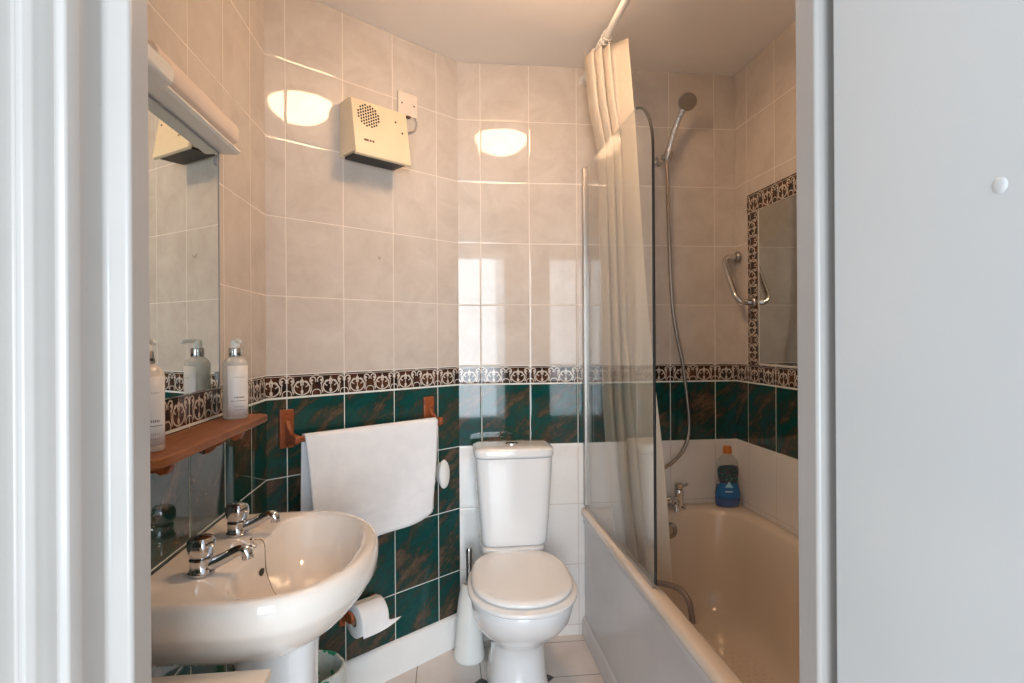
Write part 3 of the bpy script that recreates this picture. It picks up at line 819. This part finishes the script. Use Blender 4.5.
def soap_bottle(x, y, rz, body_mat, label, scale=1.0):
    e = empty('soap_bottle', (x, y, ST + .0005), rz); tag(e, label, 'bottle'); e.scale = (scale,) * 3
    pr = [(.0265, .0), (.0285, .003), (.0285, .02), (.0285, .125), (.0275, .134), (.023, .142), (.016, .147), (.0135, .149)]
    bm = bmesh.new(); lathe(bm, pr, seg=36); link('bottle_body', bm, body_mat, e)
    bm = bmesh.new(); lathe(bm, [(.0145, .1495), (.0150, .151), (.0150, .168), (.0142, .1705)], seg=28); link('collar', bm, M['chrome'], e)
    bm = bmesh.new(); lathe(bm, [(.010, .171), (.0105, .174), (.0105, .184), (.0085, .189), (.0005, .190)], seg=20)
    tube(bm, smooth_path([(0, 0, .186), (.018, 0, .1875), (.034, 0, .186), (.037, 0, .182)], 4), [.0055] * 6 + [.0045] * 7, 10); link('pump_head', bm, M['white_plastic'], e)
    t = NT('soap_label_print'); xx, yy, zz = t.obj()
    wr = (((yy * 330.0).frac()).gt(.42)) * (yy.abs().lt(.012))
    l1 = (zz - .052).abs().lt(.0020) * wr
    l2 = (zz - .044).abs().lt(.0006) * yy.abs().lt(.018)
    l3 = ((zz - .030).abs().lt(.0012)).max((zz - .022).abs().lt(.0012)).max((zz - .100).abs().lt(.0012)) * wr
    c_ = t.mix(l1.max(l2), (.80, .77, .74), (.12, .10, .10)); c_ = t.mix(l3, c_, (.45, .42, .40))
    t.l.new(c_, t.b.inputs['Base Color']); t.b.inputs['Roughness'].default_value = .35
    bm = bmesh.new(); rows = []
    for z in (.010, .05, .09, .128): rows.append([(.0290 * cos(a), .0290 * sin(a), z) for a in [-.95 + 1.9 * k / 16 for k in range(17)]])
    loft(bm, rows, False, False, closed=False)
    lo = link('front_label', bm, t.m, e); lo.modifiers.new('solid', 'SOLIDIFY').thickness = .0003
    return e
fr = NT('frosted_bottle'); tr = fr.new('ShaderNodeBsdfTransparent'); tr.inputs[0].default_value = (.90, .90, .88, 1)
mx = fr.new('ShaderNodeMixShader'); n_ = fr.noise(fr.tc.outputs['Object'], 10, 2); fr.set(mx.inputs[0], n_ * .1 + .50)
fr.b.inputs['Base Color'].default_value = (.76, .75, .72, 1); fr.b.inputs['Roughness'].default_value = .12
fr.l.new(tr.outputs[0], mx.inputs[1]); fr.l.new(fr.b.outputs[0], mx.inputs[2]); fr.l.new(mx.outputs[0], fr.n['Material Output'].inputs[0])
milk = plain('milky_lotion_bottle', (.72, .66, .58), .2, noise_amt=.02)
soap_bottle(-.508, 1.455, -.95, fr.m, 'translucent pump soap bottle with a white label at the far end of the shelf')
soap_bottle(-.512, 1.046, -.80, milk, 'milky cream pump soap bottle at the near end of the shelf')

lm = empty('bathroom_mirror', (LX, 1.2, 1.4)); tag(lm, 'rectangular mirror on the left wall above the wooden shelf', 'mirror')
bm = bmesh.new(); box(bm, LX + .001, LX + .006, .93, 1.474, 1.117, 1.690); inv(link('mirror_glass', bm, M['mirror'], smooth=False), lm)
bm = bmesh.new()
for a in ((.93, 1.4755, 1.688, 1.6915), (1.4735, 1.4755, 1.117, 1.6915)): box(bm, LX + .001, LX + .0075, *a)
inv(link('dark_edge', bm, M['grey_plastic'], smooth=False), lm)
for zz in (1.665, 1.145):
    bm = bmesh.new(); box(bm, LX + .001, LX + .010, 1.452, 1.464, zz - .010, zz + .010); inv(bev(link('mirror_clip', bm, M['grey_plastic']), .002), lm)

ml = empty('mirror_light', (LX, 1.2, 1.72)); tag(ml, 'white strip light with a shaver socket box above the left mirror', 'light')
bm = bmesh.new(); P = [(LX + .001, 1.693), (-.512, 1.693), (-.506, 1.698), (-.508, 1.704), (LX + .001, 1.706)]
loft(bm, [[(x, y, z) for x, z in P] for y in (.93, 1.497)]); inv(bev(link('base_plate', bm, M['white_plastic'], angle=30), .001), ml)
dm = plain('pinkish_diffuser', (.78, .66, .57), .3, noise_amt=.03)
bm = bmesh.new(); P = [(LX + .001, 1.7065), (-.512, 1.7065), (-.502, 1.712), (-.498, 1.722), (-.498, 1.742), (-.503, 1.752), (-.513, 1.758), (LX + .001, 1.760)]
loft(bm, [[(x, y, z) for x, z in P] for y in (1.066, 1.462)]); inv(bev(link('diffuser', bm, dm, angle=45), .002), ml)
bm = bmesh.new(); P = [(LX + .001, 1.675), (-.478, 1.675), (-.470, 1.682), (-.470, 1.706), (-.477, 1.713), (LX + .001, 1.716)]
loft(bm, [[(x, y, z) for x, z in P] for y in (.90, 1.064)]); inv(bev(link('socket_box', bm, M['white_plastic'], angle=45), .004, 3), ml)

# pale low unit in front of the basin, only its top is seen
su = empty('storage_unit', (-.43, .82, 0)); tag(su, 'low pale cream cabinet just inside the door, in front of the wash basin', 'cabinet')
bm = bmesh.new(); box(bm, LX + .004, -.310, FY + .006, .97, .05, .662); inv(bev(link('body', bm, plain('cream_board', (.72, .62, .52), .4)), .003), su)
bm = bmesh.new(); box(bm, LX + .002, -.294, FY + .004, 1.0, .663, .681); inv(bev(link('top_board', bm, plain('cream_top_board', (.80, .68, .55), .3)), .004, 3), su)
bm = bmesh.new(); box(bm, -.3095, -.298, FY + .02, .955, .07, .65); d_ = inv(bev(link('door', bm, plain('cream_door_board', (.72, .62, .52), .35)), .002), su)
bm = bmesh.new(); box(bm, LX + .02, -.33, FY + .03, .93, 0.001, .05); inv(link('plinth', bm, M['grey_plastic']), su)

# ------------------------------------------------------------------ angled wall: heater, spur switch, towel rail, towel, roll, oval fitting, hook
def aw_empty(name, t_, off, z): return empty(name, A(t_, off, z), AROT)     # local x right along the wall, local -y into the room
fh = aw_empty('fan_heater', .52, 0, 1.845); tag(fh, 'aged cream wall fan heater high on the angled tiled wall', 'heater')
W_, HH = .217, .200
bm = bmesh.new()
P = [(-.001, 0.008), (-.001, HH - .004), (-.058, HH), (-.074, HH - .004), (-.080, HH - .012), (-.110, .010), (-.110, .003), (-.104, 0.0), (-.098, 0.0), (-.098, .012), (-.012, .012), (-.012, .008)]
loft(bm, [[(x, y, z) for y, z in P] for x in (0, W_)])
inv_ = link('casing', bm, M['cream_plastic'], fh, angle=30); bev(inv_, .003, 3, 40)
bm = bmesh.new(); box(bm, .012, W_ - .012, -.094, -.014, .003, .0105); link('outlet_grille', bm, M['black'], fh)
ny = (.180 / sqrt(.18 ** 2 + .03 ** 2)); sl = -.03 / .178      # front face slope
def ff(x, z, d=.0004): return (x, -.0803 - (HH - .012 - z) * (.030 / .178) - d, z)
bm = bmesh.new()
for i in range(-5, 6):
    for j in range(-5, 6):
        xx = i * .0095; zz = (j + (.5 if i % 2 else 0)) * .0105
        if xx * xx + zz * zz < .041 ** 2:
            p = ff(.060 + xx, .143 + zz)
            lathe(bm, [(.0036, 0), (.0034, .0006)], p, (0, -1, -.17), 10)
tag(link('sound_hole_grille', bm, M['black'], fh), 'round cluster of dark vent holes')
bm = bmesh.new()
for (xa, xb) in ((.034, .052), (.0545, .062), (.065, .073)):
    for (za, zb) in ((.051, .0585),):
        v = [bm.verts.new(ff(a, b, .0006)) for a, b in ((xa, za), (xb, za), (xb, zb), (xa, zb))]; bm.faces.new(v)
link('name_badge', bm, M['brown_print'], fh, smooth=False)
for (xx, zz) in ((.168, .150), (.192, .115)):
    bm = bmesh.new(); lathe(bm, [(.004, 0), (.003, .001)], ff(xx, zz), (0, -1, -.17), 12); link('screw', bm, M['brown_print'], fh)
bm = bmesh.new(); tube(bm, smooth_path([(.305, -.010, .222), (.309, -.016, .200), (.300, -.014, .175), (.270, -.010, .160), (.2180, -.010, .150)], 6), .0035, 10)
link('power_cable', bm, plain('grey_cable', (.42, .36, .30), .4), fh)
sw = aw_empty('spur_switch', .2885, 0, 2.068); tag(sw, 'square cream cable outlet plate right of the fan heater', 'socket')
bm = bmesh.new(); box(bm, 0, .086, -.009, -.001, 0, .086); bev(link('face_plate', bm, plain('pale_plate', (.70, .62, .53), .3), sw), .003, 3)
for xx in (.016, .070):
    bm = bmesh.new(); lathe(bm, [(.0035, 0), (.003, .001)], (xx, -.009, .043), (0, -1, 0), 12); link('screw', bm, M['brown_print'], sw)
bm = bmesh.new(); box(bm, .035, .052, -.016, -.0012, -.008, -.0005); bev(link('cable_clamp', bm, M['brown_print'], sw), .002)

wh = aw_empty('wall_hook', A(0, 0).x * 0 + .372, 0, 1.52); tag(wh, 'tiny beige hook on the angled wall below the fan heater', 'hook')
bm = bmesh.new(); tube(bm, smooth_path([(0, -.0015, .014), (0, -.004, .004), (0, -.014, .0), (.001, -.015, .008)], 4), .0016, 8); link('hook_wire', bm, plain('beige_wire', (.55, .42, .30), .4), wh)

# towel rail
tr_ = aw_empty('towel_rail', .735, 0, .888); tag(tr_, 'reddish wooden towel rail on the green tiles carrying a white towel', 'towel rail')
def bracket(x0, par, armlen=.075):
    bm = bmesh.new(); box(bm, x0, x0 + .046, -.012, -.001, 0, .122)
    b = bev(link('bracket_plate', bm, M['wood_red'], par), .003, 2)
    bm = bmesh.new()
    # curved arm: profile in y,z
    top = [(-.012, .088), (-.020, .082), (-.032, .064), (-.046, .052), (-.062, .048), (-.078, .050), (-.087, .044), (-.090, .034), (-.087, .024), (-.078, .018), (-.064, .017), (-.048, .017), (-.034, .014), (-.020, .008), (-.012, .004)]
    loft(bm, [[(x, y, z) for y, z in top] for x in (x0 + .015, x0 + .031)])
    bev(link('bracket_arm', bm, M['wood_red'], b, angle=50), .003, 2, 50)
bracket(0, tr_); bracket(.555, tr_)
bm = bmesh.new(); tube(bm, [(.02, -.073, .034), (.582, -.073, .034)], .010, 16); link('dowel', bm, M['wood_red'], tr_)

tw = aw_empty('hand_towel', .735, 0, .888); tag(tw, 'white towel draped over the wooden rail beside the basin', 'towel')
x0t, x1t = .048, .560
bm = bmesh.new(); rows = []; NX = 60
def towel_rows():
    prof = []
    for k in range(26): prof.append(('b', 1 - k / 26))      # back layer from bottom up
    for k in range(9): prof.append(('o', k / 8))
    for k in range(1, 34): prof.append(('f', k / 33))
    return prof
for kind, s in towel_rows():
    row = []
    for i in range(NX + 1):
        u = i / NX
        x = x0t + (x1t - x0t) * u
        zc = .034 + .0005
        if kind == 'o':
            a = pi * s; y = -.073 + .0135 * cos(a); z = zc + .0135 * sin(a)
        elif kind == 'b':
            y = -.0585 + .004 * sin(u * 9 + 2) * s; z = zc - s * .33; x = x - .004 * s
        else:
            y = -.0865 - .006 * sin(u * 7 + 1.2 * s) * s - .010 * s * (1 - u) ** 2 - .004 * sin(13 * u + 4 * s) * s ** 1.5
            drop = .372 - .030 * u ** 6
            z = zc - s * (drop - .012 * u)
            x = x + (1 - u) * .030 * s - .026 * s * u ** 3 + .002 * sin(5 * s)
            y += -.0035 * math.exp(-((s - .70 - .03 * sin(4 * u)) / .02) ** 2)     # pressed fold line
            y += .002 * math.exp(-((s - .73 - .03 * sin(4 * u)) / .02) ** 2)
        row.append((x, y, z))
    rows.append(row)
loft(bm, rows, False, False, closed=False)
o = link('towel_cloth', bm, M['towel'], tw); m = o.modifiers.new('solid', 'SOLIDIFY'); m.thickness = .004; m.offset = 0

of = aw_empty('oval_fitting', .106, 0, .706); tag(of, 'small white oval plastic fitting on the green tiles right of the towel', 'fitting')
bm = bmesh.new(); loft(bm, [[(a * cos(2 * pi * k / 28), y, b * sin(2 * pi * k / 28)) for k in range(28)] for a, b, y in ((.014, .040, -.001), (.016, .043, -.008), (.016, .043, -.020), (.013, .038, -.026))])
link('back_cup', bm, M['white_plastic'], of)
bm = bmesh.new(); loft(bm, [[(a * cos(2 * pi * k / 32), y, b * sin(2 * pi * k / 32)) for k in range(32)] for a, b, y in ((.018, .045, -.0265), (.024, .054, -.029), (.026, .056, -.034), (.024, .053, -.040), (.015, .036, -.045), (.001, .003, -.0465))])
link('front_disc', bm, M['white_plastic'], of)

rh = aw_empty('toilet_roll_holder', .545, 0, .275); tag(rh, 'wooden toilet roll holder low on the angled green wall', 'holder')
for x0 in (.010, .131):
    bm = bmesh.new(); box(bm, x0, x0 + .022, -.012, -.001, -.02, .05)
    b = bev(link('bracket_plate', bm, M['wood_red'], rh), .003)
    bm = bmesh.new(); pr = [(-.0125, .047), (-.03, .044), (-.05, .042), (-.066, .043), (-.078, .035), (-.080, .022), (-.074, .010), (-.06, .006), (-.04, .008), (-.0125, -.005)]
    loft(bm, [[(x, y, z) for y, z in pr] for x in (x0 + .006, x0 + .017)]); bev(link('bracket_arm', bm, M['wood_red'], b, angle=50), .002)
bm = bmesh.new(); tube(bm, [(.020, -.064, .025), (.145, -.064, .025)], .009, 14); link('dowel', bm, M['wood_red'], rh)
ro = aw_empty('toilet_roll', .545, 0, .275); tag(ro, 'white toilet paper roll with a loose sheet on the wooden holder', 'toilet roll')
bm = bmesh.new(); cx_, cz_ = -.064, .013
loft(bm, [[(x, cx_ + r_ * cos(2 * pi * k / 40), cz_ + r_ * sin(2 * pi * k / 40)) for k in range(40)] for x, r_ in ((.0315, .0205), (.0315, .055), (.0325, .056), (.1315, .056), (.1325, .055), (.1325, .0205))] , False, False)
link('paper_roll', bm, M['paper'], ro, angle=50)
bm = bmesh.new(); loft(bm, [[(x, cx_ + r_ * cos(2 * pi * k / 28), cz_ + r_ * sin(2 * pi * k / 28)) for k in range(28)] for x, r_ in ((.0315, .0203), (.1325, .0203), (.1325, .0190), (.0315, .0190), (.0315, .0203))], False, False)
link('cardboard_core', bm, M['card'], ro, angle=50)
bm = bmesh.new(); rows = []
for j in range(15):
    s = j / 14; row = []
    a = radians(95 + 95 * min(1, s / .45))
    for i in range(17):
        u = i / 16
        x = .033 + .099 * u
        if s <= .45: y = cx_ - .0005 + .0585 * cos(a); z = cz_ + .0585 * sin(a)
        else:
            k = (s - .45) / .55; y = cx_ - .059 - .004 * k - .018 * k * u ** 2; z = cz_ - .010 - .028 * k * (1 - .9 * u ** 3)
            x += .036 * k * u ** 3
            z += .010 * k * u ** 6
        row.append((x, y, z))
    rows.append(row)
loft(bm, rows, False, False, closed=False); o = link('loose_sheet', bm, M['paper'], ro); o.modifiers.new('solid', 'SOLIDIFY').thickness = .0008

# waste bin with a thin bag, in the corner behind the pedestal
wb_ = empty('waste_bin', (-.398, 1.735, 0)); tag(wb_, 'small bin lined with a whitish see-through bag with green print, behind the basin pedestal', 'bin')
bm = bmesh.new(); lathe(bm, [(.070, .001), (.074, .006), (.086, .24), (.089, .262), (.086, .264), (.083, .255), (.070, .012), (.001, .012)], seg=36, cap1=True); link('bin_body', bm, plain('pale_bin_plastic', (.62, .68, .66), .35), wb_)
t = NT('thin_printed_bag'); n = t.noise(t.tc.outputs['Object'], 16, 2, .5); n2 = t.noise(t.tc.outputs['Object'], 40, 3)
t.l.new(t.mix(n.gt(.57), t.ramp(n2, [(.3, (.62, .72, .70)), (.7, (.80, .85, .84))]), (.03, .38, .22)), t.b.inputs['Base Color'])
t.b.inputs['Roughness'].default_value = .3; t.bump(n2, .8, .006)
tr = t.new('ShaderNodeBsdfTransparent'); mx = t.new('ShaderNodeMixShader'); mx.inputs[0].default_value = .85
t.l.new(tr.outputs[0], mx.inputs[1]); t.l.new(t.b.outputs[0], mx.inputs[2]); t.l.new(mx.outputs[0], t.n['Material Output'].inputs[0])
bm = bmesh.new(); rings = []
random.seed(3)
ph = [random.uniform(0, 6) for _ in range(6)]
for r_, z_, am in ((.094, .10, .007), (.096, .16, .006), (.095, .22, .004), (.094, .262, .002), (.092, .272, .002), (.086, .272, .002), (.080, .24, .003), (.074, .15, .004)):
    rings.append([((r_ + am * (sin(5 * a + ph[0]) + sin(9 * a + ph[1] + z_ * 9)) * .6) * cos(a), (r_ + am * (sin(5 * a + ph[0]) + sin(9 * a + ph[1] + z_ * 9)) * .6) * sin(a), z_) for a in [2 * pi * k / 60 for k in range(60)]])
loft(bm, rings, False, False); link('bin_bag', bm, t.m, wb_)
